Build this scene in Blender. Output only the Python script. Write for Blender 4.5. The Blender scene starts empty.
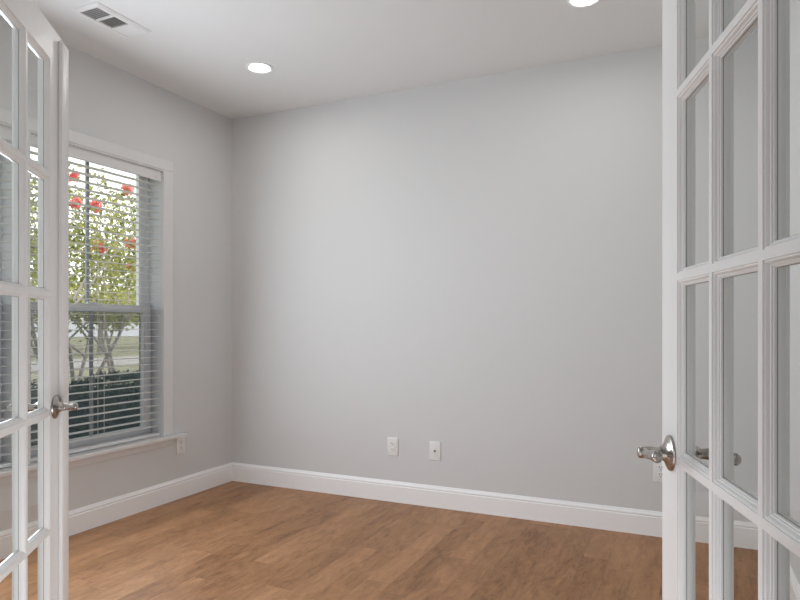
import bpy, bmesh, math, random
from mathutils import Vector, Matrix
random.seed(7)
S = bpy.context.scene
C = S.collection
PI = math.pi

# ------------------------------------------------------------------ camera
CAM_H = 1.179
YAW = math.radians(24.87)
cam = bpy.data.cameras.new('camera')
cam.sensor_fit = 'HORIZONTAL'; cam.sensor_width = 36.0
cam.lens = 36.0 * 627.0 / 800.0
cam.shift_y = 25.0 / 800.0
cam.clip_start = 0.02; cam.clip_end = 300
camo = bpy.data.objects.new('camera', cam); C.objects.link(camo)
camo.location = (0, 0, CAM_H); camo.rotation_euler = (PI/2, 0, YAW)
S.camera = camo

# ------------------------------------------------------------------ light, exposure
S.view_settings.view_transform = 'Standard'
S.view_settings.look = 'None'
S.view_settings.exposure = 0.0
S.view_settings.gamma = 1.0
S.view_settings.use_curve_mapping = False
S.cycles.use_denoising = True
S.cycles.max_bounces = 10
S.cycles.diffuse_bounces = 7
S.cycles.glossy_bounces = 4
S.cycles.transparent_max_bounces = 32
S.cycles.caustics_reflective = False
S.cycles.caustics_refractive = False
S.cycles.sample_clamp_indirect = 6.0

W = bpy.data.worlds.new('sky'); S.world = W; W.use_nodes = True
bg = W.node_tree.nodes['Background']
bg.inputs[0].default_value = (0.96, 0.98, 1.0, 1); bg.inputs[1].default_value = 2.0

def lamp(name, kind, loc, rot, energy, color=(1, 1, 1), size=None, size_y=None):
    l = bpy.data.lights.new(name, kind); l.energy = energy; l.color = color
    if kind == 'AREA':
        l.shape = 'RECTANGLE'; l.size = size; l.size_y = size_y or size
    o = bpy.data.objects.new(name, l); C.objects.link(o)
    o.location = loc; o.rotation_euler = rot
    return o
sun = lamp('sun', 'SUN', (0, 20, 30), (math.radians(-48), math.radians(12), 0), 4.2, (1.0, 0.94, 0.84))
sun.data.angle = math.radians(1.0)
ROOM_LAMP = 92.0
# added fill in hall and doorway; lamps before the blinds boost window daylight
lamp('hall_fill', 'AREA', (-0.4, -2.3, 1.5), (PI/2, 0, 0), 17.0, (0.945, 0.985, 1.05), 2.2, 1.8)  # added area lamp out of view, fills the room through the doorway
lamp('doorway_fill', 'AREA', (-0.40, 0.84, 0.30), (PI/2, 0, math.radians(66)), 6.0, (0.945, 0.985, 1.05), 0.6, 0.6)  # added low lamp, lifts the lower left wall
lamp('doorway_fill', 'AREA', (-0.55, 0.76, 0.45), (PI/2, 0, 0), 2.8, (0.945, 0.985, 1.05), 1.2, 0.7)  # added low lamp, lifts the lower back wall
lamp('window_daylight', 'AREA', (-3.06, 2.6435, 1.33), (0, -PI/2 + 0.06, 0), 8.5, (0.91, 0.98, 1.07), 1.6, 0.9)
lamp('window_daylight', 'AREA', (-3.06, 1.629, 1.33), (0, -PI/2 + 0.06, 0), 31.0, (0.91, 0.98, 1.07), 1.6, 0.9)

# ------------------------------------------------------------------ node materials
def new_mat(name):
    m = bpy.data.materials.new(name); m.use_nodes = True
    return m, m.node_tree.nodes, m.node_tree.links
def N(nt, t, **kw):
    n = nt.new(t)
    for k, v in kw.items(): setattr(n, k, v)
    return n
def srgb(r, g, b):
    f = lambda v: (v/255/12.92) if v/255 <= 0.04045 else ((v/255 + 0.055)/1.055)**2.4
    return (f(r), f(g), f(b), 1)
def paint(name, col, rough=0.5, bump=0.0, scale=250.0, var=0.02, spec=0.5, metal=0.0):
    m, nt, L = new_mat(name)
    b = nt['Principled BSDF']
    b.inputs['Roughness'].default_value = rough
    b.inputs['Metallic'].default_value = metal
    b.inputs['Specular IOR Level'].default_value = spec
    tc = N(nt, 'ShaderNodeTexCoord')
    nz = N(nt, 'ShaderNodeTexNoise'); nz.inputs['Scale'].default_value = scale; nz.inputs['Detail'].default_value = 3
    L.new(tc.outputs['Object'], nz.inputs['Vector'])
    mx = N(nt, 'ShaderNodeMix', data_type='RGBA')
    mx.inputs['A'].default_value = tuple(c*(1-var) for c in col[:3]) + (1,)
    mx.inputs['B'].default_value = tuple(min(1, c*(1+var)) for c in col[:3]) + (1,)
    L.new(nz.outputs['Fac'], mx.inputs['Factor'])
    L.new(mx.outputs['Result'], b.inputs['Base Color'])
    if bump:
        bp = N(nt, 'ShaderNodeBump'); bp.inputs['Strength'].default_value = bump; bp.inputs['Distance'].default_value = 0.002
        L.new(nz.outputs['Fac'], bp.inputs['Height']); L.new(bp.outputs['Normal'], b.inputs['Normal'])
    return m
M_WALL = paint('wall_paint', (0.665, 0.668, 0.664), 0.75, 0.06, 180, 0.008, 0.25)
M_CEIL = paint('ceiling_paint', (0.76, 0.765, 0.76), 0.85, 0.06, 160, 0.008, 0.2)
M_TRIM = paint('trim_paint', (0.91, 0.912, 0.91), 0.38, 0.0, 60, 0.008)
M_TRIM_SHADED = paint('window_trim_paint', (0.71, 0.71, 0.705), 0.4, 0.0, 60, 0.008)  # white trim greyed to paint in the shade of the backlit window wall
M_BAR = paint('glazing_bar', (0.30, 0.33, 0.36), 0.4, 0.0, 60, 0.005)
M_DOOR = paint('door_paint', (0.85, 0.845, 0.83), 0.36, 0.0, 60, 0.008)
M_VINYL = paint('vinyl', (0.66, 0.68, 0.70), 0.4, 0.0, 60, 0.005)
M_BLIND = paint('blind_slat', (0.70, 0.70, 0.695), 0.45, 0.0, 60, 0.005)
M_PLATE = paint('plate_plastic', (0.80, 0.80, 0.78), 0.35, 0.0, 60, 0.005)
M_EDGE_SHADOW = paint('glass_edge_shadow', (0.30, 0.295, 0.29), 0.7)
M_SLOT = paint('dark_slot', (0.03, 0.03, 0.03), 0.6)
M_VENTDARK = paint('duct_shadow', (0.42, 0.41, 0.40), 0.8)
M_VENT = paint('vent_enamel', (0.78, 0.78, 0.77), 0.45)
M_NICKEL = paint('satin_nickel', (0.45, 0.42, 0.39), 0.25, 0.0, 400, 0.05, 0.5, 1.0)
M_CORD = paint('cord', (0.7, 0.7, 0.68), 0.8)
M_BARK = paint('smooth_bark', (0.46, 0.41, 0.38), 0.8, 0.3, 30, 0.3)
M_SOIL = paint('mulch', (0.09, 0.06, 0.04), 0.9, 0.5, 40, 0.4)
M_STREET = paint('concrete', (0.55, 0.53, 0.50), 0.9, 0.1, 20, 0.1)

def leaf_mat(name, a, b_, trans=0.35, scale=3.0):
    m, nt, L = new_mat(name)
    out = nt['Material Output']; nt.remove(nt['Principled BSDF'])
    tc = N(nt, 'ShaderNodeTexCoord')
    nz = N(nt, 'ShaderNodeTexNoise'); nz.inputs['Scale'].default_value = scale; nz.inputs['Detail'].default_value = 5
    L.new(tc.outputs['Object'], nz.inputs['Vector'])
    cr = N(nt, 'ShaderNodeValToRGB')
    cr.color_ramp.elements[0].position = 0.35; cr.color_ramp.elements[0].color = a
    cr.color_ramp.elements[1].position = 0.65; cr.color_ramp.elements[1].color = b_
    L.new(nz.outputs['Fac'], cr.inputs['Fac'])
    d = N(nt, 'ShaderNodeBsdfDiffuse'); t = N(nt, 'ShaderNodeBsdfTranslucent')
    L.new(cr.outputs['Color'], d.inputs['Color']); L.new(cr.outputs['Color'], t.inputs['Color'])
    mx = N(nt, 'ShaderNodeMixShader'); mx.inputs['Fac'].default_value = trans
    L.new(d.outputs[0], mx.inputs[1]); L.new(t.outputs[0], mx.inputs[2])
    L.new(mx.outputs[0], out.inputs['Surface'])
    return m
M_LEAF = leaf_mat('myrtle_leaves', (0.12, 0.15, 0.055, 1), (0.46, 0.46, 0.17, 1), 0.4, 6)
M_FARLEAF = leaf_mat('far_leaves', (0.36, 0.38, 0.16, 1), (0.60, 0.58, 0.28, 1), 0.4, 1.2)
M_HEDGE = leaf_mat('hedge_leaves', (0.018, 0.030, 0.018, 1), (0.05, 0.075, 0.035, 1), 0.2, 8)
M_PETAL = leaf_mat('petals', (0.78, 0.20, 0.21, 1), (0.90, 0.46, 0.42, 1), 0.4, 9)
M_GRASS = leaf_mat('lawn', (0.36, 0.36, 0.25, 1), (0.46, 0.45, 0.33, 1), 0.0, 0.5)

def glass_mat():
    m, nt, L = new_mat('clear_glass')
    out = nt['Material Output']; nt.remove(nt['Principled BSDF'])
    tr = N(nt, 'ShaderNodeBsdfTransparent'); tr.inputs['Color'].default_value = (0.975, 0.985, 0.98, 1)
    gl = N(nt, 'ShaderNodeBsdfGlossy'); gl.inputs['Roughness'].default_value = 0.0
    fr = N(nt, 'ShaderNodeFresnel'); fr.inputs['IOR'].default_value = 1.45
    tc = N(nt, 'ShaderNodeTexCoord'); nz = N(nt, 'ShaderNodeTexNoise'); nz.inputs['Scale'].default_value = 2.0
    L.new(tc.outputs['Object'], nz.inputs['Vector'])
    bp = N(nt, 'ShaderNodeBump'); bp.inputs['Strength'].default_value = 0.01
    L.new(nz.outputs['Fac'], bp.inputs['Height']); L.new(bp.outputs['Normal'], gl.inputs['Normal'])
    mx = N(nt, 'ShaderNodeMixShader')
    ma = N(nt, 'ShaderNodeMath', operation='MULTIPLY'); ma.inputs[1].default_value = 0.6
    ge = N(nt, 'ShaderNodeNewGeometry')                       # only the face entering the pane reflects
    inv = N(nt, 'ShaderNodeMath', operation='SUBTRACT'); inv.inputs[0].default_value = 1.0; L.new(ge.outputs['Backfacing'], inv.inputs[1])
    mb = N(nt, 'ShaderNodeMath', operation='MULTIPLY'); L.new(inv.outputs[0], mb.inputs[1])
    L.new(fr.outputs[0], ma.inputs[0]); L.new(ma.outputs[0], mb.inputs[0]); L.new(mb.outputs[0], mx.inputs['Fac'])
    L.new(tr.outputs[0], mx.inputs[1]); L.new(gl.outputs[0], mx.inputs[2])
    L.new(mx.outputs[0], out.inputs['Surface'])
    return m
M_GLASS = glass_mat()
def screen_mat():
    m, nt, L = new_mat('insect_screen')
    out = nt['Material Output']; nt.remove(nt['Principled BSDF'])
    tr = N(nt, 'ShaderNodeBsdfTransparent')
    d = N(nt, 'ShaderNodeBsdfDiffuse'); d.inputs['Color'].default_value = (0.075, 0.10, 0.125, 1)
    t = N(nt, 'ShaderNodeBsdfTranslucent'); t.inputs['Color'].default_value = (0.075, 0.10, 0.125, 1)
    a = N(nt, 'ShaderNodeMixShader'); a.inputs['Fac'].default_value = 0.4
    L.new(d.outputs[0], a.inputs[1]); L.new(t.outputs[0], a.inputs[2])
    tc = N(nt, 'ShaderNodeTexCoord'); nz = N(nt, 'ShaderNodeTexNoise'); nz.inputs['Scale'].default_value = 900
    L.new(tc.outputs['Object'], nz.inputs['Vector'])
    mr = N(nt, 'ShaderNodeMapRange'); mr.inputs['To Min'].default_value = 0.36; mr.inputs['To Max'].default_value = 0.48
    L.new(nz.outputs['Fac'], mr.inputs['Value'])
    mx = N(nt, 'ShaderNodeMixShader'); L.new(mr.outputs[0], mx.inputs['Fac'])
    L.new(tr.outputs[0], mx.inputs[1]); L.new(a.outputs[0], mx.inputs[2])
    L.new(mx.outputs[0], out.inputs['Surface'])
    return m
M_SCREEN = screen_mat()
def emit_mat(name, col, st):
    m, nt, L = new_mat(name)
    b = nt['Principled BSDF']; b.inputs['Base Color'].default_value = (0.8, 0.8, 0.8, 1)
    b.inputs['Emission Color'].default_value = col; b.inputs['Emission Strength'].default_value = st
    return m
M_LENS = emit_mat('lamp_lens', (1.0, 0.965, 0.92, 1), ROOM_LAMP)

def floor_mat():
    m, nt, L = new_mat('hardwood_planks')
    b = nt['Principled BSDF']
    tc = N(nt, 'ShaderNodeTexCoord'); sp = N(nt, 'ShaderNodeSeparateXYZ'); L.new(tc.outputs['Object'], sp.inputs[0])
    def math_(op, a, bb=None, c=None):
        n = N(nt, 'ShaderNodeMath', operation=op)
        for i, v in enumerate((a, bb, c)):
            if v is None: continue
            if isinstance(v, (int, float)): n.inputs[i].default_value = v
            else: L.new(v, n.inputs[i])
        return n.outputs[0]
    PW, PL = 0.124, 1.15
    xs = math_('DIVIDE', sp.outputs['X'], PW)
    row = math_('FLOOR', xs); fx = math_('FRACT', xs)
    wn = N(nt, 'ShaderNodeTexWhiteNoise', noise_dimensions='1D'); L.new(row, wn.inputs['W'])
    ys = math_('ADD', math_('DIVIDE', sp.outputs['Y'], PL), math_('MULTIPLY', wn.outputs['Value'], 7.3))
    seg = math_('FLOOR', ys); fy = math_('FRACT', ys)
    cv = N(nt, 'ShaderNodeCombineXYZ'); L.new(row, cv.inputs[0]); L.new(seg, cv.inputs[1])
    w2 = N(nt, 'ShaderNodeTexWhiteNoise', noise_dimensions='2D'); L.new(cv.outputs[0], w2.inputs['Vector'])
    sc = N(nt, 'ShaderNodeSeparateColor'); L.new(w2.outputs['Color'], sc.inputs[0])
    # grain coordinates, shifted for every plank
    gx = math_('ADD', sp.outputs['X'], math_('MULTIPLY', sc.outputs[0], 13.0))
    gy = math_('ADD', sp.outputs['Y'], math_('MULTIPLY', sc.outputs[1], 17.0))
    def grain(sx, sy, detail, dist, rough=0.55):
        c = N(nt, 'ShaderNodeCombineXYZ'); L.new(math_('MULTIPLY', gx, sx), c.inputs[0]); L.new(math_('MULTIPLY', gy, sy), c.inputs[1])
        n = N(nt, 'ShaderNodeTexNoise'); n.inputs['Scale'].default_value = 1; n.inputs['Detail'].default_value = detail
        n.inputs['Distortion'].default_value = dist; n.inputs['Roughness'].default_value = rough
        L.new(c.outputs[0], n.inputs['Vector']); return n.outputs['Fac']
    g1 = grain(16, 3.0, 4, 1.6); g2 = grain(95, 7.0, 4, 0.6, 0.6); g3 = grain(8, 1.6, 2, 0.5); g4 = grain(22, 5.5, 3, 2.8)
    g5 = grain(11, 4.5, 3, 1.2, 0.6); g6 = grain(34, 12, 3, 2.2, 0.6)
    t = math_('ADD', math_('MULTIPLY', g1, 0.30), math_('MULTIPLY', g2, 0.16))
    t = math_('ADD', t, math_('MULTIPLY', g5, 0.34)); t = math_('ADD', t, math_('MULTIPLY', g6, 0.20))
    t = math_('ADD', t, math_('MULTIPLY', math_('SUBTRACT', sc.outputs[2], 0.5), 0.13))
    cr = N(nt, 'ShaderNodeValToRGB'); L.new(t, cr.inputs['Fac'])
    e = cr.color_ramp.elements
    e[0].position = 0.32; e[0].color = (0.165, 0.072, 0.027, 1)
    e[1].position = 0.68; e[1].color = (0.50, 0.266, 0.130, 1)
    k = e.new(0.44); k.color = (0.300, 0.145, 0.061, 1)
    k = e.new(0.56); k.color = (0.40, 0.202, 0.092, 1)
    # dark mineral streaks and knots
    st = N(nt, 'ShaderNodeMapRange'); L.new(g4, st.inputs['Value'])
    st.inputs['From Min'].default_value = 0.66; st.inputs['From Max'].default_value = 0.78
    st.inputs['To Min'].default_value = 0.0; st.inputs['To Max'].default_value = 0.55
    m1 = N(nt, 'ShaderNodeMix', data_type='RGBA'); L.new(st.outputs[0], m1.inputs['Factor'])
    L.new(cr.outputs['Color'], m1.inputs['A']); m1.inputs['B'].default_value = (0.10, 0.045, 0.022, 1)
    # seams between boards
    ex = math_('MULTIPLY', math_('MINIMUM', fx, math_('SUBTRACT', 1.0, fx)), PW)
    ey = math_('MULTIPLY', math_('MINIMUM', fy, math_('SUBTRACT', 1.0, fy)), PL)
    sx = math_('MULTIPLY', math_('LESS_THAN', ex, 0.0008), 0.22)
    sy = math_('MULTIPLY', math_('LESS_THAN', ey, 0.0015), 0.50)
    seam = math_('MAXIMUM', sx, sy)
    m2 = N(nt, 'ShaderNodeMix', data_type='RGBA'); L.new(seam, m2.inputs['Factor'])
    L.new(m1.outputs['Result'], m2.inputs['A']); m2.inputs['B'].default_value = (0.05, 0.022, 0.012, 1)
    L.new(m2.outputs['Result'], b.inputs['Base Color'])
    rr = N(nt, 'ShaderNodeMapRange'); L.new(g1, rr.inputs['Value'])
    rr.inputs['To Min'].default_value = 0.38; rr.inputs['To Max'].default_value = 0.52; b.inputs['Specular IOR Level'].default_value = 0.38
    L.new(rr.outputs[0], b.inputs['Roughness'])
    h = math_('SUBTRACT', math_('ADD', math_('MULTIPLY', g1, 0.8), math_('MULTIPLY', g2, 0.25)), math_('MULTIPLY', seam, 0.6))
    bp = N(nt, 'ShaderNodeBump'); bp.inputs['Strength'].default_value = 0.28; bp.inputs['Distance'].default_value = 0.004
    L.new(h, bp.inputs['Height']); L.new(bp.outputs['Normal'], b.inputs['Normal'])
    return m
M_FLOOR = floor_mat()

# ------------------------------------------------------------------ mesh helpers
class MB:
    """collects geometry in world (or local) coordinates and links it as one mesh object"""
    def __init__(s): s.bm = bmesh.new()
    def box(s, x0, x1, y0, y1, z0, z1, bevel=0.0, seg=2):
        r = bmesh.ops.create_cube(s.bm, size=1.0)
        vs = r['verts']
        for v in vs:
            v.co = Vector(((x0+x1)/2 + v.co.x*(x1-x0), (y0+y1)/2 + v.co.y*(y1-y0), (z0+z1)/2 + v.co.z*(z1-z0)))
        if bevel:
            es = list({e for v in vs for e in v.link_edges})
            bmesh.ops.bevel(s.bm, geom=es, offset=bevel, segments=seg, profile=0.5, affect='EDGES')
        return s
    def quad(s, *pts):
        s.bm.faces.new([s.bm.verts.new(p) for p in pts]); return s
    def extrude(s, profile, axis, a, b):
        """closed 2D profile; axis 'x': (y,z) pairs, axis 'y': (x,z), axis 'z': (x,y)"""
        def P(p, t):
            return {'x': (t, p[0], p[1]), 'y': (p[0], t, p[1]), 'z': (p[0], p[1], t)}[axis]
        A = [s.bm.verts.new(P(p, a)) for p in profile]; B = [s.bm.verts.new(P(p, b)) for p in profile]
        n = len(profile)
        for i in range(n):
            j = (i+1) % n
            s.bm.faces.new((A[i], A[j], B[j], B[i]))
        s.bm.faces.new(A[::-1]); s.bm.faces.new(B)
        return s
    def lathe(s, prof, origin, axis, seg=40, squash=1.0):
        """prof: (radius, height along axis)"""
        ax = Vector(axis).normalized()
        t = Vector((0, 0, 1)) if abs(ax.z) < 0.9 else Vector((1, 0, 0))
        u = ax.cross(t).normalized(); v = ax.cross(u)
        O = Vector(origin); rings = []
        for r, h in prof:
            if r < 1e-6: rings.append([s.bm.verts.new(O + ax*h)])
            else: rings.append([s.bm.verts.new(O + ax*h + u*(r*math.cos(2*PI*k/seg)) + v*(r*squash*math.sin(2*PI*k/seg))) for k in range(seg)])
        for a, b in zip(rings, rings[1:]):
            for k in range(seg):
                q = (k+1) % seg
                if len(a) == 1 and len(b) == 1: continue
                if len(a) == 1: s.bm.faces.new((a[0], b[k], b[q]))
                elif len(b) == 1: s.bm.faces.new((a[k], a[q], b[0]))
                else: s.bm.faces.new((a[k], a[q], b[q], b[k]))
        return s
    def tube(s, pts, radii, seg=16, squash=None):
        pts = [Vector(p) for p in pts]; rings = []
        n0 = None
        for i, p in enumerate(pts):
            d = (pts[min(i+1, len(pts)-1)] - pts[max(i-1, 0)]).normalized()
            if n0 is None:
                t = Vector((0, 0, 1)) if abs(d.z) < 0.9 else Vector((1, 0, 0))
                n0 = (t - d*t.dot(d)).normalized()
            else:
                n0 = (n0 - d*n0.dot(d)).normalized()
            b0 = d.cross(n0); r = radii[i]
            q = 1.0 if squash is None else squash[i]
            rings.append([s.bm.verts.new(p + n0*(r*math.cos(2*PI*k/seg)) + b0*(r*q*math.sin(2*PI*k/seg))) for k in range(seg)])
        for a, b in zip(rings, rings[1:]):
            for k in range(seg):
                q = (k+1) % seg
                s.bm.faces.new((a[k], a[q], b[q], b[k]))
        s.bm.faces.new(rings[0][::-1]); s.bm.faces.new(rings[-1])
        return s
    def leaf(s, p, size, ratio=0.5, up=0.0):
        d = Vector((random.gauss(0, 1), random.gauss(0, 1), random.gauss(0, 1) + up)).normalized()
        e = d.cross(Vector((random.gauss(0, 1), random.gauss(0, 1), random.gauss(0, 1)))).normalized()
        n = d.cross(e); p = Vector(p); w = size*ratio/2
        a = s.bm.verts.new(p); b = s.bm.verts.new(p + d*size*0.5 + e*w + n*size*0.08)
        c = s.bm.verts.new(p + d*size); f = s.bm.verts.new(p + d*size*0.5 - e*w + n*size*0.08)
        s.bm.faces.new((a, b, c)); s.bm.faces.new((a, c, f))
        return s
    def build(s, name, mat, parent=None, smooth=None, origin=None, fix=True):
        if fix:
            bmesh.ops.remove_doubles(s.bm, verts=s.bm.verts, dist=1e-5)
            bmesh.ops.recalc_face_normals(s.bm, faces=s.bm.faces)
        if origin is not None:
            bmesh.ops.translate(s.bm, verts=s.bm.verts, vec=-Vector(origin))
        me = bpy.data.meshes.new(name); s.bm.to_mesh(me); s.bm.free()
        me.materials.append(mat)
        if smooth is not None:
            me.shade_smooth()
            try: me.set_sharp_from_angle(angle=math.radians(smooth))
            except Exception: pass
        o = bpy.data.objects.new(name, me); C.objects.link(o)
        if origin is not None: o.location = origin
        if parent is not None: o.parent = parent
        return o

def empty(name, loc, rz=0.0):
    o = bpy.data.objects.new(name, None); C.objects.link(o)
    o.empty_display_size = 0.1
    o.location = loc; o.rotation_euler = (0, 0, rz); return o
def tag(o, label=None, cat=None, group=None, kind=None):
    if label: o['label'] = label
    if cat: o['category'] = cat
    if group: o['group'] = group
    if kind: o['kind'] = kind
    return o

# ------------------------------------------------------------------ room dimensions
XL, XR, YB, H = -3.16, 0.395, 3.784, 2.74
YF = 0.640                 # room face of the front wall; its hall face is YF - WT
WT = 0.12
DXL, DXR, DH = -1.292, 0.199, 2.045      # doorway
HX0, HX1, HY0 = -2.7, 1.7, -2.5          # hall behind the camera
WY = [(2.170, 3.088), (1.178, 2.096)]    # two window openings
WZ0, WZ1 = 0.447, 2.200
XO = XL - 0.150                          # outer face of the left wall

def structure(o, label, cat): return tag(o, label, cat, kind='structure')

m = MB(); m.box(XL-0.15, XR+0.12, YF-WT-0.001, YB+0.12, -0.12, 0); m.box(HX0-.12, HX1+.12, HY0-.12, YF-WT, -0.12, 0)
structure(m.build('floor', M_FLOOR), 'warm brown hand-scraped hardwood plank floor', 'floor')
m = MB(); m.box(XL-0.15, XR+0.12, YF-WT, YB+0.12, H, H+0.12)
structure(m.build('ceiling', M_CEIL), 'smooth off-white painted ceiling of the room', 'ceiling')
m = MB(); m.box(XL-0.15, XR+0.12, YB, YB+0.12, 0, H)
structure(m.build('wall_back', M_WALL), 'long light grey painted wall facing the doorway', 'wall')
m = MB(); m.box(XR, XR+0.12, YF-WT, YB, 0, H)
structure(m.build('wall_right', M_WALL), 'light grey side wall behind the right glazed door', 'wall')
# left wall with two window holes
e = 0.014
m = MB()
y0, y1 = WY[1][0]-e, WY[0][1]+e
m.box(XO, XL, YF-WT, y0, 0, H); m.box(XO, XL, y1, YB, 0, H)
m.box(XO, XL, y0, y1, 0, WZ0-e-0.01); m.box(XO, XL, y0, y1, WZ1+e, H)
m.box(XO, XL, WY[1][1]+e, WY[0][0]-e, WZ0-e-0.01, WZ1+e)
structure(m.build('wall_left', M_WALL, fix=False), 'light grey wall holding the pair of windows', 'wall')
# front wall with the doorway
m = MB()
m.box(XL, DXL-0.02, YF-WT, YF, 0, H); m.box(DXR+0.02, XR, YF-WT, YF, 0, H); m.box(DXL-0.02, DXR+0.02, YF-WT, YF, DH+0.02, H)
structure(m.build('wall_front', M_WALL, fix=False), 'light grey wall with the double doorway', 'wall')
# hall behind the camera
m = MB(); m.box(HX0-.12, HX1+.12, HY0-.12, YF-WT, H, H+.12)
structure(m.build('ceiling_hall', M_CEIL), 'off-white ceiling of the hall outside the doorway', 'ceiling')
m = MB(); m.box(HX0-.12, HX0, HY0-.12, YF-WT, 0, H)
structure(m.build('wall_hall_left', M_WALL), 'light grey wall of the hall, left end', 'wall')
m = MB(); m.box(HX1, HX1+.12, HY0-.12, YF-WT, 0, H); m.box(XR, HX1+.12, YF-WT-0.0, YF-WT+.12, 0, H)
structure(m.build('wall_hall_right', M_WALL, fix=False), 'light grey wall of the hall, right end', 'wall')
m = MB(); m.box(HX0, HX1, HY0-.12, HY0, 0, H)
structure(m.build('wall_hall_back', M_WALL), 'light grey wall of the hall opposite the doorway', 'wall')

# baseboards
BH, BT = 0.137, 0.015
def base_prof(sgn, at):   # (horizontal, z) with thickness growing along sgn from the wall plane
    p = [(0, 0), (BT, 0), (BT, 0.104), (BT-0.002, 0.107), (BT-0.004, 0.109), (BT-0.002, 0.112), (BT-0.001, 0.116), (BT-0.003, 0.122),
         (BT-0.008, 0.128), (BT-0.010, 0.133), (0.003, BH), (0, BH)]
    return [(at + sgn*q[0], q[1]) for q in p]
def baseboard(name, axis, sgn, at, a, b, label):
    m = MB(); m.extrude(base_prof(sgn, at), axis, a, b)
    structure(m.build(name, M_TRIM), label, 'baseboard')
baseboard('baseboard_back', 'x', -1, YB, XL, XR, 'tall white moulded baseboard along the back wall')
baseboard('baseboard_left', 'y', 1, XL, YF, YB-BT, 'tall white moulded baseboard below the windows')
baseboard('baseboard_right', 'y', -1, XR, YF, YB-BT, 'white moulded baseboard along the right wall')
baseboard('baseboard_front', 'x', 1, YF, XL+BT, DXL-0.09, 'white moulded baseboard left of the doorway')

# door jambs and casing
m = MB()
for x0, x1 in ((DXL-0.02, DXL), (DXR, DXR+0.02)): m.box(x0, x1, YF-WT-0.002, YF+0.002, 0, DH+0.02)
m.box(DXL, DXR, YF-WT-0.002, YF+0.002, DH, DH+0.02)
# door stop
m.box(DXL, DXL+0.011, YF-0.080, YF-0.044, 0, DH); m.box(DXR-0.011, DXR, YF-0.080, YF-0.044, 0, DH); m.box(DXL, DXR, YF-0.080, YF-0.044, DH-0.011, DH)
structure(m.build('trim_1', M_TRIM, fix=False), 'white jamb lining the double doorway', 'door jamb')
def casing_set(y0, y1):
    m = MB()
    m.box(DXL-0.082, DXL-0.006, y0, y1, 0, DH+0.082, 0.003); m.box(DXR+0.006, DXR+0.082, y0, y1, 0, DH+0.082, 0.003)
    m.box(DXL-0.006, DXR+0.006, y0, y1, DH+0.006, DH+0.082, 0.003)
    return m
structure(casing_set(YF+0.0005, YF+0.016).build('trim_2', M_TRIM, fix=False), 'white casing round the doorway on the room side', 'door casing')
structure(casing_set(YF-WT-0.016, YF-WT-0.0005).build('trim_3', M_TRIM, fix=False), 'white casing round the doorway on the hall side', 'door casing')

# ------------------------------------------------------------------ windows
CY0, CY1 = WY[1][0]-0.082, WY[0][1]+0.082
CT = 0.018
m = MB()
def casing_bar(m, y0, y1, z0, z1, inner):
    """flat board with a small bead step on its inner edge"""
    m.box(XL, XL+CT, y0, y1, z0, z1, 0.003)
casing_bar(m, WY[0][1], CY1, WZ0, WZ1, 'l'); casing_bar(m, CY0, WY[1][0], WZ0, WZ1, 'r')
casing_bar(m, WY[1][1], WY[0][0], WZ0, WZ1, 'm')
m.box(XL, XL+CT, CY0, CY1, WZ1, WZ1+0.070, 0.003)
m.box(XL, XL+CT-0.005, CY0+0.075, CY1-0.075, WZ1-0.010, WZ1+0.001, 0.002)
structure(m.build('trim_4', M_TRIM_SHADED, fix=False), 'white casing framing and dividing the pair of windows', 'window casing')
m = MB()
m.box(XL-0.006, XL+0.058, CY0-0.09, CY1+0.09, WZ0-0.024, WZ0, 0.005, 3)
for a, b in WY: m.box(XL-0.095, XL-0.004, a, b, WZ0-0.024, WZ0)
structure(m.build('trim_5', M_TRIM_SHADED, fix=False), 'long white window stool under both windows', 'window sill')
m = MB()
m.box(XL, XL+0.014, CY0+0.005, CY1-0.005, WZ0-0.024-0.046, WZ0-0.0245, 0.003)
structure(m.build('trim_6', M_TRIM_SHADED, fix=False), 'white apron board under the window stool', 'window apron')

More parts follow.
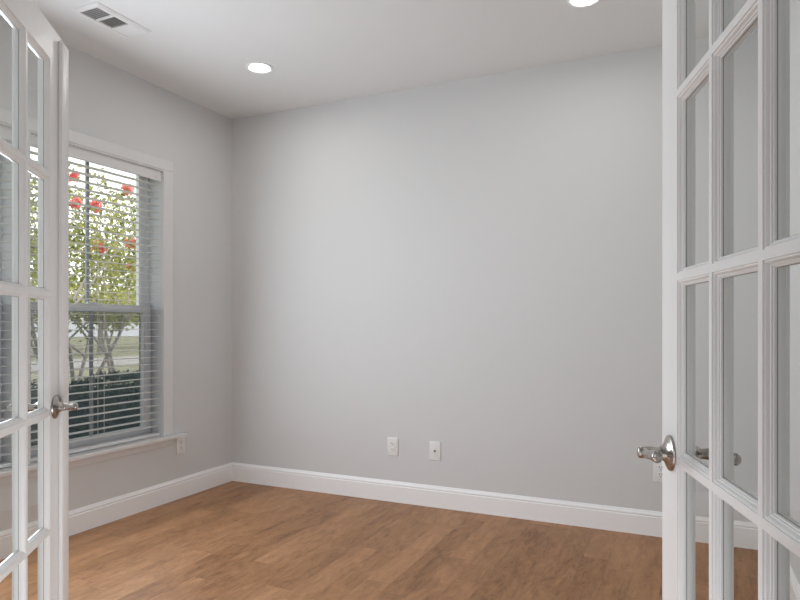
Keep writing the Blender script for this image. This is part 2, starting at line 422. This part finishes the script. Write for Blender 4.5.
MID = 1.282
def window(n, a, b, label):
    root = empty('window_%d' % n, (XL, (a+b)/2, WZ0)); structure(root, label, 'window')
    org = root.location
    def part(mb, name, mat, parent=root, **k):
        o = mb.build(name, mat, parent, origin=org, fix=k.pop('fix', False), **k)
        o.location = (0, 0, 0); return o
    m = MB()      # jamb lining and outer vinyl frame
    m.box(XO+0.002, XL, a-e, a, WZ0-e, WZ1+e); m.box(XO+0.002, XL, b, b+e, WZ0-e, WZ1+e)
    m.box(XO+0.002, XL, a, b, WZ1, WZ1+e)
    m.box(XO+0.002, XL-0.0955, a, b, WZ0-e-0.008, WZ0+0.006)
    m.box(XO-0.02, XO+0.045, a, a+0.018, WZ0, WZ1, 0.002); m.box(XO-0.02, XO+0.045, b-0.018, b, WZ0, WZ1, 0.002)
    m.box(XO-0.02, XO+0.045, a, b, WZ1-0.010, WZ1, 0.002); m.box(XO-0.02, XO+0.045, a, b, WZ0+0.006, WZ0+0.02, 0.002)
    part(m, 'window_frame', M_VINYL)
    def sash(name, x0, x1, z0, z1, st, top, bot):
        m = MB()
        m.box(x0, x1, a+0.016, a+0.016+st, z0, z1, 0.003); m.box(x0, x1, b-0.016-st, b-0.016, z0, z1, 0.003)
        m.box(x0+0.001, x1-0.001, a+0.016+st-0.002, b-0.016-st+0.002, z1-top, z1, 0.003)
        m.box(x0+0.001, x1-0.001, a+0.016+st-0.002, b-0.016-st+0.002, z0, z0+bot, 0.003)
        s_ = part(m, name, M_VINYL)
        xm = (x0+x1)/2
        g = MB(); g.box(xm-0.002, xm+0.002, a+0.016+st-0.001, b-0.016-st+0.001, z0+bot-0.001, z1-top+0.001)
        part(g, 'pane', M_GLASS, s_)
        g = MB(); ym = (a+b)/2
        g.box(xm-0.006, xm+0.006, ym-0.010, ym+0.010, z0+bot-0.001, z1-top+0.001)
        part(g, 'glazing_bar', M_BAR, s_)
        return s_
    sash('upper_sash', XO+0.004, XO+0.034, MID-0.024, WZ1-0.008, 0.066, 0.028, 0.046)
    lo = sash('lower_sash', XO+0.0375, XO+0.0675, WZ0+0.008, MID+0.024, 0.056, 0.046, 0.062)
    m = MB(); m.box(XO+0.048, XO+0.066, (a+b)/2-0.03, (a+b)/2+0.03, MID+0.0243, MID+0.036, 0.003)
    part(m, 'sash_lock', M_VINYL, lo)
    m = MB(); m.box(XO-0.012, XO-0.0112, a+0.03, b-0.03, WZ0+0.024, MID-0.005)
    sc = part(m, 'insect_screen', M_SCREEN)
    m = MB()
    for q0, q1 in ((a+0.0185, a+0.036), (b-0.036, b-0.0185)): m.box(XO-0.016, XO-0.007, q0, q1, WZ0+0.0205, MID+0.008)
    for z in (WZ0+0.0205, MID-0.010): m.box(XO-0.016, XO-0.007, a+0.036, b-0.036, z, z+0.017)
    part(m, 'screen_frame', paint('screen_frame', (0.16, 0.19, 0.22), 0.5), sc)
    return root
window(1, *WY[0], 'white double-hung window nearest the back corner, blind half clear of the door')
window(2, *WY[1], 'white double-hung window seen only through the left glazed door')

PITCH = 0.0453
def blind(a, b, label):
    xc = XL - 0.036
    root = empty('window_blind', (xc, (a+b)/2, WZ1-0.002)); tag(root, label, 'window blind', 'white slat blinds in the pair of windows')
    org = root.location
    def part(mb, name, mat, parent=root, **k):
        o = mb.build(name, mat, parent, origin=org, fix=False, **k); o.location = (0, 0, 0); return o
    g = 0.006
    m = MB(); m.box(xc-0.026, xc+0.024, a+g, b-g, WZ1-0.050, WZ1-0.003, 0.003); part(m, 'headrail', M_BLIND)
    m = MB()
    prof = [(xc+0.0265, WZ1-0.076), (xc+0.034, WZ1-0.076), (xc+0.036, WZ1-0.070), (xc+0.033, WZ1-0.062), (xc+0.033, WZ1-0.022),
            (xc+0.036, WZ1-0.014), (xc+0.034, WZ1-0.004), (xc+0.0265, WZ1-0.004)]
    m.extrude(prof, 'y', a+0.003, b-0.003); part(m, 'valance', M_BLIND)
    m = MB(); z = WZ1-0.098; zs = []
    while z > WZ0+0.045:
        zs.append(z); z -= PITCH
    for z in zs:
        pr = []
        for k in range(5):
            t = k/4*2-1; pr.append((xc + t*0.025, z + 0.0012*(1-t*t)))
        for k in range(4, -1, -1):
            t = k/4*2-1; pr.append((xc + t*0.025, z - 0.0019 + 0.0012*(1-t*t)))
        m.extrude(pr, 'y', a+g, b-g)
    part(m, 'slats', M_BLIND)
    m = MB(); m.box(xc-0.025, xc+0.025, a+g, b-g, WZ0+0.004, WZ0+0.024, 0.004); part(m, 'bottom_rail', M_BLIND)
    for f in (0.13, 0.52, 0.87):
        y = a + (b-a)*f
        m = MB()
        for dx in (-0.0265, 0.0265): m.box(xc+dx-0.0006, xc+dx+0.0006, y-0.001, y+0.001, WZ0+0.02, WZ1-0.05)
        for z in zs: m.box(xc-0.026, xc+0.026, y-0.0006, y+0.0006, z-0.0042, z-0.0032)
        part(m, 'ladder_cord', M_CORD)
    return root
blind(*WY[0], 'white horizontal slat blind hanging in the window beside the back corner')
blind(*WY[1], 'white horizontal slat blind seen through the panes of the left glazed door')

# ------------------------------------------------------------------ glazed French doors
DW, DT = 0.742, 0.032
DZ0, DZ1 = 0.012, 2.031
OW, OH, MU = 0.1696, 0.3236, 0.013
U0 = DW - 0.100 - 3*OW - 2*MU            # hinge stile
V0 = 0.2634
def french_door(n, hinge, ang, s, label, astragal, Z):
    """local +X runs from hinge to free edge, +s*Y is the hall side; hinge = hall-face corner"""
    root = empty('door_%d' % n, (hinge[0], hinge[1], 0), ang); structure(root, label, 'glazed door')
    def P(u, w, v): return (u, -s*w, v)    # w: depth from the hall face towards the room face
    us = [0, U0]; vs = [DZ0, V0]
    for k in range(3):
        us.append(U0 + k*(OW+MU) + OW)
        if k < 2: us.append(U0 + (k+1)*(OW+MU))
    us.append(DW)
    for k in range(5):
        vs.append(V0 + k*(OH+MU) + OH)
        if k < 4: vs.append(V0 + (k+1)*(OH+MU))
    vs.append(DZ1)
    m = MB()
    holes = []
    for i in range(len(us)-1):
        for j in range(len(vs)-1):
            hole = (i % 2 == 1) and (j % 2 == 1)
            if hole: holes.append((us[i], us[i+1], vs[j], vs[j+1])); continue
            for w in (0, DT):
                m.quad(P(us[i], w, vs[j]), P(us[i+1], w, vs[j]), P(us[i+1], w, vs[j+1]), P(us[i], w, vs[j+1]))
    for i in range(len(us)-1):
        for v in (DZ0, DZ1): m.quad(P(us[i], 0, v), P(us[i+1], 0, v), P(us[i+1], DT, v), P(us[i], DT, v))
    for j in range(len(vs)-1):
        for u in (0, DW): m.quad(P(u, 0, vs[j]), P(u, 0, vs[j+1]), P(u, DT, vs[j+1]), P(u, DT, vs[j]))
    half = [(0, 0), (0.0004, 0.0022), (0.0026, 0.0024), (0.0038, 0.0036), (0.0046, 0.0054), (0.0056, 0.0068), (0.0072, 0.0074), (0.0074, 0.0092),
            (0.0094, 0.0100), (0.0100, 0.0136)]
    prof = half + [(i, DT-d) for i, d in half[::-1]]
    for (a, b, c, d) in holes:
        rings = []
        for (q, w) in prof:
            rings.append([P(a+q, w, c+q), P(b-q, w, c+q), P(b-q, w, d-q), P(a+q, w, d-q)])
        for A, B in zip(rings, rings[1:]):
            for k in range(4):
                m.quad(A[k], A[(k+1) % 4], B[(k+1) % 4], B[k])
    leaf = m.build('door_leaf', M_DOOR, root)
    m = MB()
    for (a, b, c, d) in holes:
        q = 0.0098
        x0, x1 = a+q, b-q
        y0, y1 = sorted((-s*(DT/2-0.002), -s*(DT/2+0.002)))
        m.box(x0, x1, y0, y1, c+q, d-q)
    m.build('glass_panes', M_GLASS, root, fix=False)
    m = MB()      # thin dark ring, the shadow line painted in where glass meets wood
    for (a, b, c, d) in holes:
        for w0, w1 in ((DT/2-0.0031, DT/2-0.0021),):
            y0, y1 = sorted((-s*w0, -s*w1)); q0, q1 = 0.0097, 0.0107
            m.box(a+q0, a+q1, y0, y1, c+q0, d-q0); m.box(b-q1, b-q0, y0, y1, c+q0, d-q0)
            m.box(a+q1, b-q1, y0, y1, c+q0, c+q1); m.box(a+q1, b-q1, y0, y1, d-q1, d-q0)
    m.build('glass_edge_shadow', M_EDGE_SHADOW, root, fix=False)
    if astragal:
        m = MB(); y0, y1 = sorted((s*0.0002, s*0.0125))
        m.box(DW-0.034, DW+0.029, y0, y1, DZ0+0.004, DZ1-0.017, 0.004, 3)
        m.build('astragal', M_DOOR, root, smooth=40)
    # lever sets on both faces
    U = DW-0.060
    for side in (1, -1):
        sy = s if side == 1 else -s
        y_face = 0.0 if side == 1 else -s*DT
        h = empty('door_handle', (0, 0, 0)); h.parent = root
        h['label'] = 'satin nickel lever handle'
        m = MB()
        m.lathe([(0, 0.0001), (0.0335, 0.0001), (0.034, 0.002), (0.033, 0.0045), (0.0295, 0.0062), (0.028, 0.0066), (0.024, 0.0085), (0.0165, 0.012), (0.0140, 0.016), (0.0125, 0.019), (0, 0.019)],
                (U, y_face, Z), (0, sy, 0), 48)
        m.build('rosette', M_NICKEL, h, smooth=35)
        m = MB()
        pts, rad, sq = [], [], []
        def add(du, w, dz, r, q=1.0):
            pts.append((U+du, y_face + sy*w, Z+dz)); rad.append(r); sq.append(q)
        # round shank with a flat domed end, the lever leaving its side
        for w, r in ((0.018, 0.0100), (0.026, 0.0098), (0.031, 0.0104), (0.036, 0.0112), (0.056, 0.0112), (0.0585, 0.0104), (0.0600, 0.0085), (0.0606, 0.005)): add(0, w, 0, r)
        m.tube(pts, rad, 24, sq)
        pts, rad, sq = [], [], []
        add(-0.001, 0.0470, 0, 0.0098); add(-0.012, 0.0478, 0.0005, 0.0096, .9); add(-0.030, 0.0495, 0.002, 0.0086, .8); add(-0.050, 0.0505, 0.005, 0.0084, .75)
        add(-0.070, 0.0505, 0.0085, 0.0092, .75); add(-0.084, 0.0498, 0.010, 0.0102, .8); add(-0.093, 0.0488, 0.0105, 0.0108, .85); add(-0.098, 0.0482, 0.0105, 0.0104, .85); add(-0.100, 0.0480, 0.0105, 0.0080, .85)
        m.tube(pts, rad, 24, sq); m.build('lever', M_NICKEL, h, smooth=50, fix=False)
    m = MB(); y0, y1 = sorted((-s*0.006, -s*(DT-0.006)))
    m.box(DW-0.0002, DW+0.0012, y0, y1, Z-0.028, Z+0.028); m.box(DW+0.001, DW+0.006, *sorted((-s*0.012, -s*(DT-0.012))), Z-0.008, Z+0.008, 0.002)
    m.build('latch', M_NICKEL, root, fix=False)
    for z in (0.22, 1.02, 1.80):
        m = MB()
        for k in range(3): m.lathe([(0, 0), (0.006, 0), (0.006, 0.028), (0, 0.028)], (-0.005, -s*(DT+0.005), z + k*0.029), (0, 0, 1), 16)
        m.lathe([(0, 0), (0.004, 0), (0.0045, 0.003), (0, 0.006)], (-0.005, -s*(DT+0.005), z+0.0865), (0, 0, 1), 12)
        m.box(-0.0012, -0.0001, *sorted((-s*(DT-0.0295), -s*(DT-0.001))), z, z+0.086)
        m.build('hinge', M_NICKEL, root, fix=False, smooth=40)
    return root
def from_free_edge(fx, fy, ang):
    d = Vector((math.cos(ang), math.sin(ang)))
    return (fx - DW*d.x, fy - DW*d.y)
aR = math.atan2(0.9583, -0.2857); aL = math.atan2(0.8011, -0.5986)
french_door(1, from_free_edge(-1.7034, 1.2728, aL), aL, -1, 'white fifteen-pane glazed door standing open on the left, edge strip and lever by the window', True, 0.942)
french_door(2, from_free_edge(-0.0512, 1.3520, aR), aR, 1, 'white fifteen-pane glazed door standing open on the right, lever nearest the viewer', False, 0.9365)

# ------------------------------------------------------------------ recessed ceiling lights
def can(x, y, label):
    root = empty('recessed_light', (x, y, H)); tag(root, label, 'ceiling light', 'recessed ceiling lights')
    m = MB()
    m.lathe([(0.058, -0.0002), (0.082, -0.0002), (0.082, -0.003), (0.079, -0.0065), (0.072, -0.008), (0.064, -0.006), (0.058, -0.0022), (0.058, -0.0002)], (0, 0, 0), (0, 0, 1), 56)
    m.build('trim_ring', M_TRIM, root, smooth=40)
    m = MB()
    m.lathe([(0, -0.0028), (0.030, -0.0026), (0.0585, -0.0016), (0.0585, -0.0004), (0, -0.0004)], (0, 0, 0), (0, 0, 1), 48)
    m.build('lens', M_LENS, root, smooth=40)
can(-2.37, 3.09, 'lit round recessed ceiling light near the window corner')
can(-0.46, 3.085, 'lit round recessed ceiling light at the top edge, nearer the right door')

# ------------------------------------------------------------------ ceiling air register
def vent(x0, x1, y0, y1):
    root = empty('ceiling_vent', ((x0+x1)/2, (y0+y1)/2, H))
    tag(root, 'white rectangular ceiling air register with three louvre banks above the window', 'air vent')
    org = root.location
    def part(mb, name, mat, fix=False):
        o = mb.build(name, mat, root, origin=org, fix=fix); o.location = (0, 0, 0)
    bx0, bx1 = x0+0.033, x1-0.033
    by = [y0+0.024, y0+0.117, y0+0.126, y0+0.213, y0+0.222, y1-0.024]
    zb, zt = H-0.010, H-0.0005
    m = MB()
    # bevelled flange: outer slope, flat face, inner walls
    o4 = [(x0, y0), (x1, y0), (x1, y1), (x0, y1)]; k = 0.014
    i4 = [(x0+k, y0+k), (x1-k, y0+k), (x1-k, y1-k), (x0+k, y1-k)]
    for a in range(4):
        b = (a+1) % 4
        m.quad((*o4[a], zt), (*o4[b], zt), (*o4[b], zt-0.002), (*o4[a], zt-0.002))
        m.quad((*o4[a], zt-0.002), (*o4[b], zt-0.002), (*i4[b], zb), (*i4[a], zb))
    xs = [x0+k, bx0, bx1, x1-k]; ys = [y0+k] + by + [y1-k]
    for i in range(3):
        for j in range(len(ys)-1):
            if i == 1 and j in (1, 3, 5):
                a, b, c, d = xs[1], xs[2], ys[j], ys[j+1]
                for p, q in (((a, c), (b, c)), ((b, c), (b, d)), ((b, d), (a, d)), ((a, d), (a, c))):
                    m.quad((*p, zb), (*q, zb), (*q, zt), (*p, zt))
                continue
            m.quad((xs[i], ys[j], zb), (xs[i+1], ys[j], zb), (xs[i+1], ys[j+1], zb), (xs[i], ys[j+1], zb))
    part(m, 'flange', M_VENT, True)
    m = MB(); m.box(bx0, bx1, by[0], by[-1], zt-0.0006, zt); part(m, 'duct_backing', M_VENTDARK)  # dark backing sheet, paints the shade inside the duct
    banks = [(by[0], by[1], 'x', -1, 7), (by[2], by[3], 'y', 1, 9), (by[4], by[5], 'x', 1, 7)]
    for c, d, ax, tilt, n in banks:
        m = MB(); h0, h1 = zb+0.0006, zt-0.001
        for i in range(n):
            f = (i+0.5)/n
            if ax == 'x':
                y = c + (d-c)*f; w = 0.0065*tilt
                pr = [(y-w, h1), (y-w+0.001, h1), (y+w+0.001, h0), (y+w, h0)]
                m.extrude(pr, 'x', bx0, bx1)
            else:
                x = bx0 + (bx1-bx0)*f; w = 0.0055*tilt
                pr = [(x-w, h1), (x-w+0.001, h1), (x+w+0.001, h0), (x+w, h0)]
                m.extrude(pr, 'y', c, d)
        part(m, 'louvre_bank', M_VENT)
vent(-2.785, -2.598, 2.132, 2.468)

# ------------------------------------------------------------------ wall plates
def plate(loc, facing, kind, label, cat, group=None, size=(0.078, 0.122)):
    """facing: angle about z; local -Y is out of the wall"""
    root = empty('wall_outlet' if kind != 'coax' else 'cable_wall_plate', loc, facing); tag(root, label, cat, group)
    w, h = size[0]/2, size[1]/2; t = 0.0065
    m = MB(); m.box(-w, w, -t, -0.0002, -h, h, 0.0028, 3); m.build('cover_plate', M_PLATE, root, smooth=30, fix=False)
    def screw(z):
        m = MB(); m.lathe([(0, 0), (0.0035, 0), (0.003, 0.0012), (0, 0.0015)], (0, -t, z), (0, -1, 0), 16); m.build('screw', M_PLATE, root, smooth=30)
    if kind == 'duplex':
        for z in (0.0195, -0.0195):
            m = MB(); m.box(-0.0165, 0.0165, -t-0.0022, -t+0.001, z-0.0140, z+0.0140, 0.0016, 2)
            r = m.build('receptacle', M_PLATE, root, fix=False)
            m = MB()
            m.box(-0.0078, -0.0054, -t-0.0026, -t-0.0018, z-0.001, z+0.0085); m.box(0.0054, 0.0078, -t-0.0026, -t-0.0018, z+0.0005, z+0.0085)
            m.lathe([(0, 0), (0.0026, 0), (0.0026, 0.0006), (0, 0.0006)], (0, -t-0.0020, z-0.0075), (0, -1, 0), 14)
            m.build('slots', M_SLOT, r, fix=False)
        screw(0)
    elif kind == 'coax':
        m = MB(); m.lathe([(0, 0), (0.0062, 0), (0.0062, 0.003), (0.0046, 0.003), (0.0046, 0.010), (0.0022, 0.010), (0.0022, 0.004), (0, 0.004)], (0, -t, 0), (0, -1, 0), 18)
        m.build('coaxial_jack', paint('jack_brass', (0.25, 0.21, 0.14), 0.35, metal=1.0), root, smooth=30); screw(0.030); screw(-0.030)
    return root
g = 'white duplex outlets'
plate((-1.806, YB, 0.367), 0, 'duplex', 'white duplex wall outlet on the back wall, left of the cable plate', 'wall outlet', g)
plate((-1.502, YB, 0.364), 0, 'coax', 'white cable wall plate with one centre jack on the back wall', 'wall plate')
plate((-0.151, YB, 0.364), 0, 'duplex', 'white duplex wall outlet just under the right door lever', 'wall outlet', g)
plate((XL, 3.253, 0.360), PI/2, 'duplex', 'white duplex wall outlet below the end of the window stool', 'wall outlet', g)

# ------------------------------------------------------------------ garden
GZ = -0.30
m = MB(); m.box(-70, XO-0.02, -40, 60, GZ-0.2, GZ)
structure(m.build('ground', M_GRASS), 'sunlit lawn outside the windows', 'lawn')
m = MB(); m.box(-24, -19, -40, 60, GZ, GZ+0.02)
structure(m.build('trim_7', M_STREET), 'pale street beyond the lawn', 'street')
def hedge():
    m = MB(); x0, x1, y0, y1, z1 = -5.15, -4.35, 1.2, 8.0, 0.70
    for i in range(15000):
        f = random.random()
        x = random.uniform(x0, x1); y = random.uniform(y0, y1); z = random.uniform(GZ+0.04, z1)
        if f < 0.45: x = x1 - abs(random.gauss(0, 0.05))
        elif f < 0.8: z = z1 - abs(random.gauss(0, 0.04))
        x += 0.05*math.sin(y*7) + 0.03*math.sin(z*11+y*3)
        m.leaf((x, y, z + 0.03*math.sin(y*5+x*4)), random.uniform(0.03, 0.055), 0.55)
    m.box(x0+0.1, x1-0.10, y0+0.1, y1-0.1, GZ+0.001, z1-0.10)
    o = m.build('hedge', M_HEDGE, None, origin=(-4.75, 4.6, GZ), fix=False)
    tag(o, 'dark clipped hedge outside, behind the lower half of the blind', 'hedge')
hedge()
def shrub(x, y, label, trunks, nleaf, crown, nflow, flowers=()):
    root = empty('flowering_shrub', (x, y, GZ)); tag(root, label, 'shrub', 'flowering shrubs outside the window')
    tips = []
    for k in range(trunks):
        a = 2*PI*k/trunks + random.uniform(-.4, .4)
        pts = [Vector((0.06*math.cos(a), 0.06*math.sin(a), 0.002))]
        d = Vector((0.16*math.cos(a), 0.16*math.sin(a), 1)).normalized()
        L_ = random.uniform(1.5, 1.9)
        for q in range(1, 8):
            pts.append(pts[-1] + d*L_/7); d = (d + Vector((random.gauss(0, .08) + .05*math.cos(a), random.gauss(0, .08) + .05*math.sin(a), 0))).normalized()
        m = MB(); m.tube(pts, [0.032 - 0.0026*q for q in range(8)], 10)
        for b in range(4):
            st = pts[-1-b % 3]; dd = Vector((random.gauss(0, .5), random.gauss(0, .5), 1)).normalized()
            bp = [st]
            for q in range(5): bp.append(bp[-1] + dd*random.uniform(.2, .32)); dd = (dd + Vector((random.gauss(0, .15), random.gauss(0, .15), 0))).normalized()
            m.tube(bp, [0.014, 0.012, 0.009, 0.007, 0.005, 0.003], 7); tips += bp[2:]
        m.build('trunk', M_BARK, root, smooth=60, fix=False)
    m = MB(); (cx, cy, cz), (rx, ry, rz) = crown
    centres = []
    while len(centres) < 75:
        v = Vector((random.gauss(0, 1), random.gauss(0, 1), random.gauss(0, 1))).normalized() * (random.random()**0.45)
        centres.append(Vector((cx + v.x*rx, cy + v.y*ry, cz + v.z*rz)))
    centres += tips
    for i in range(nleaf):
        c = random.choice(centres); sdev = 0.085
        m.leaf(c + Vector((random.gauss(0, sdev), random.gauss(0, sdev), random.gauss(0, sdev))), random.uniform(0.045, 0.085), 0.5)
    m.build('foliage', M_LEAF, root, fix=False)
    for i in range(nflow):
        if i < len(flowers): c = Vector(flowers[i]) - Vector((x, y, GZ))
        else:
            c = random.choice(centres); c = c + Vector((random.gauss(0, .1), random.gauss(0, .1), random.uniform(0, .15)))
        m = MB()
        core = bmesh.ops.create_icosphere(m.bm, subdivisions=2, radius=0.034)['verts']
        for v in core: v.co = c + v.co * random.uniform(.75, 1.15)
        for q in range(130):
            d = Vector((random.gauss(0, 1), random.gauss(0, 1.2), random.gauss(0, 1))).normalized()
            m.leaf(c + d*random.uniform(.030, .055), random.uniform(.03, .048), 0.9)
        m.build('flower_cluster', M_PETAL, root, fix=False)
    return root
fl = [(-5.7, 4.42, 2.43), (-5.6, 4.57, 2.41), (-5.65, 5.06, 2.09), (-5.7, 5.07, 2.69), (-5.55, 4.58, 1.98), (-5.9, 4.54, 2.75), (-5.6, 3.6, 1.96)]
shrub(-5.95, 4.55, 'tall flowering shrub with pink blossoms and bare lower trunks just beyond the hedge', 5, 4600, ((0.05, -0.1, 2.42), (0.75, 0.95, 0.72)), 7, fl)
shrub(-6.9, 6.1, 'flowering shrub with pink blossoms standing farther out, right of the nearer shrub', 4, 2600, ((0, 0, 2.15), (0.75, 0.85, 0.5)), 2)
def far_tree(x, y, r, h):
    root = empty('far_tree', (x, y, GZ)); tag(root, 'hazy yellow-green leafy tree on the far side of the street', 'tree', 'far trees beyond the street')
    m = MB(); m.tube([(0, 0, 0.002), (0.05, 0, h*.35), (0, .05, h*.6)], [0.16, 0.12, 0.08], 10); m.build('trunk', M_BARK, root, smooth=60, fix=False)
    m = MB()
    cs = [Vector((random.gauss(0, r*.45), random.gauss(0, r*.45), h*.72 + random.gauss(0, h*.13))) for _ in range(40)]
    for i in range(2600):
        c = random.choice(cs); q = c + Vector((random.gauss(0, r*.16), random.gauss(0, r*.16), random.gauss(0, r*.16)))
        if q.z < 1.5: q.z = 1.2 + random.random()*.7
        m.leaf(q, random.uniform(.18, .32), 0.6)
    m.build('foliage', M_FARLEAF, root, fix=False)
for x, y, r, h in ((-27, 16.0, 1.5, 3.3), (-33, 22.5, 1.7, 3.9), (-27, 22.3, 1.5, 3.1), (-33, 30.5, 1.8, 4.2)): far_tree(x, y, r, h)
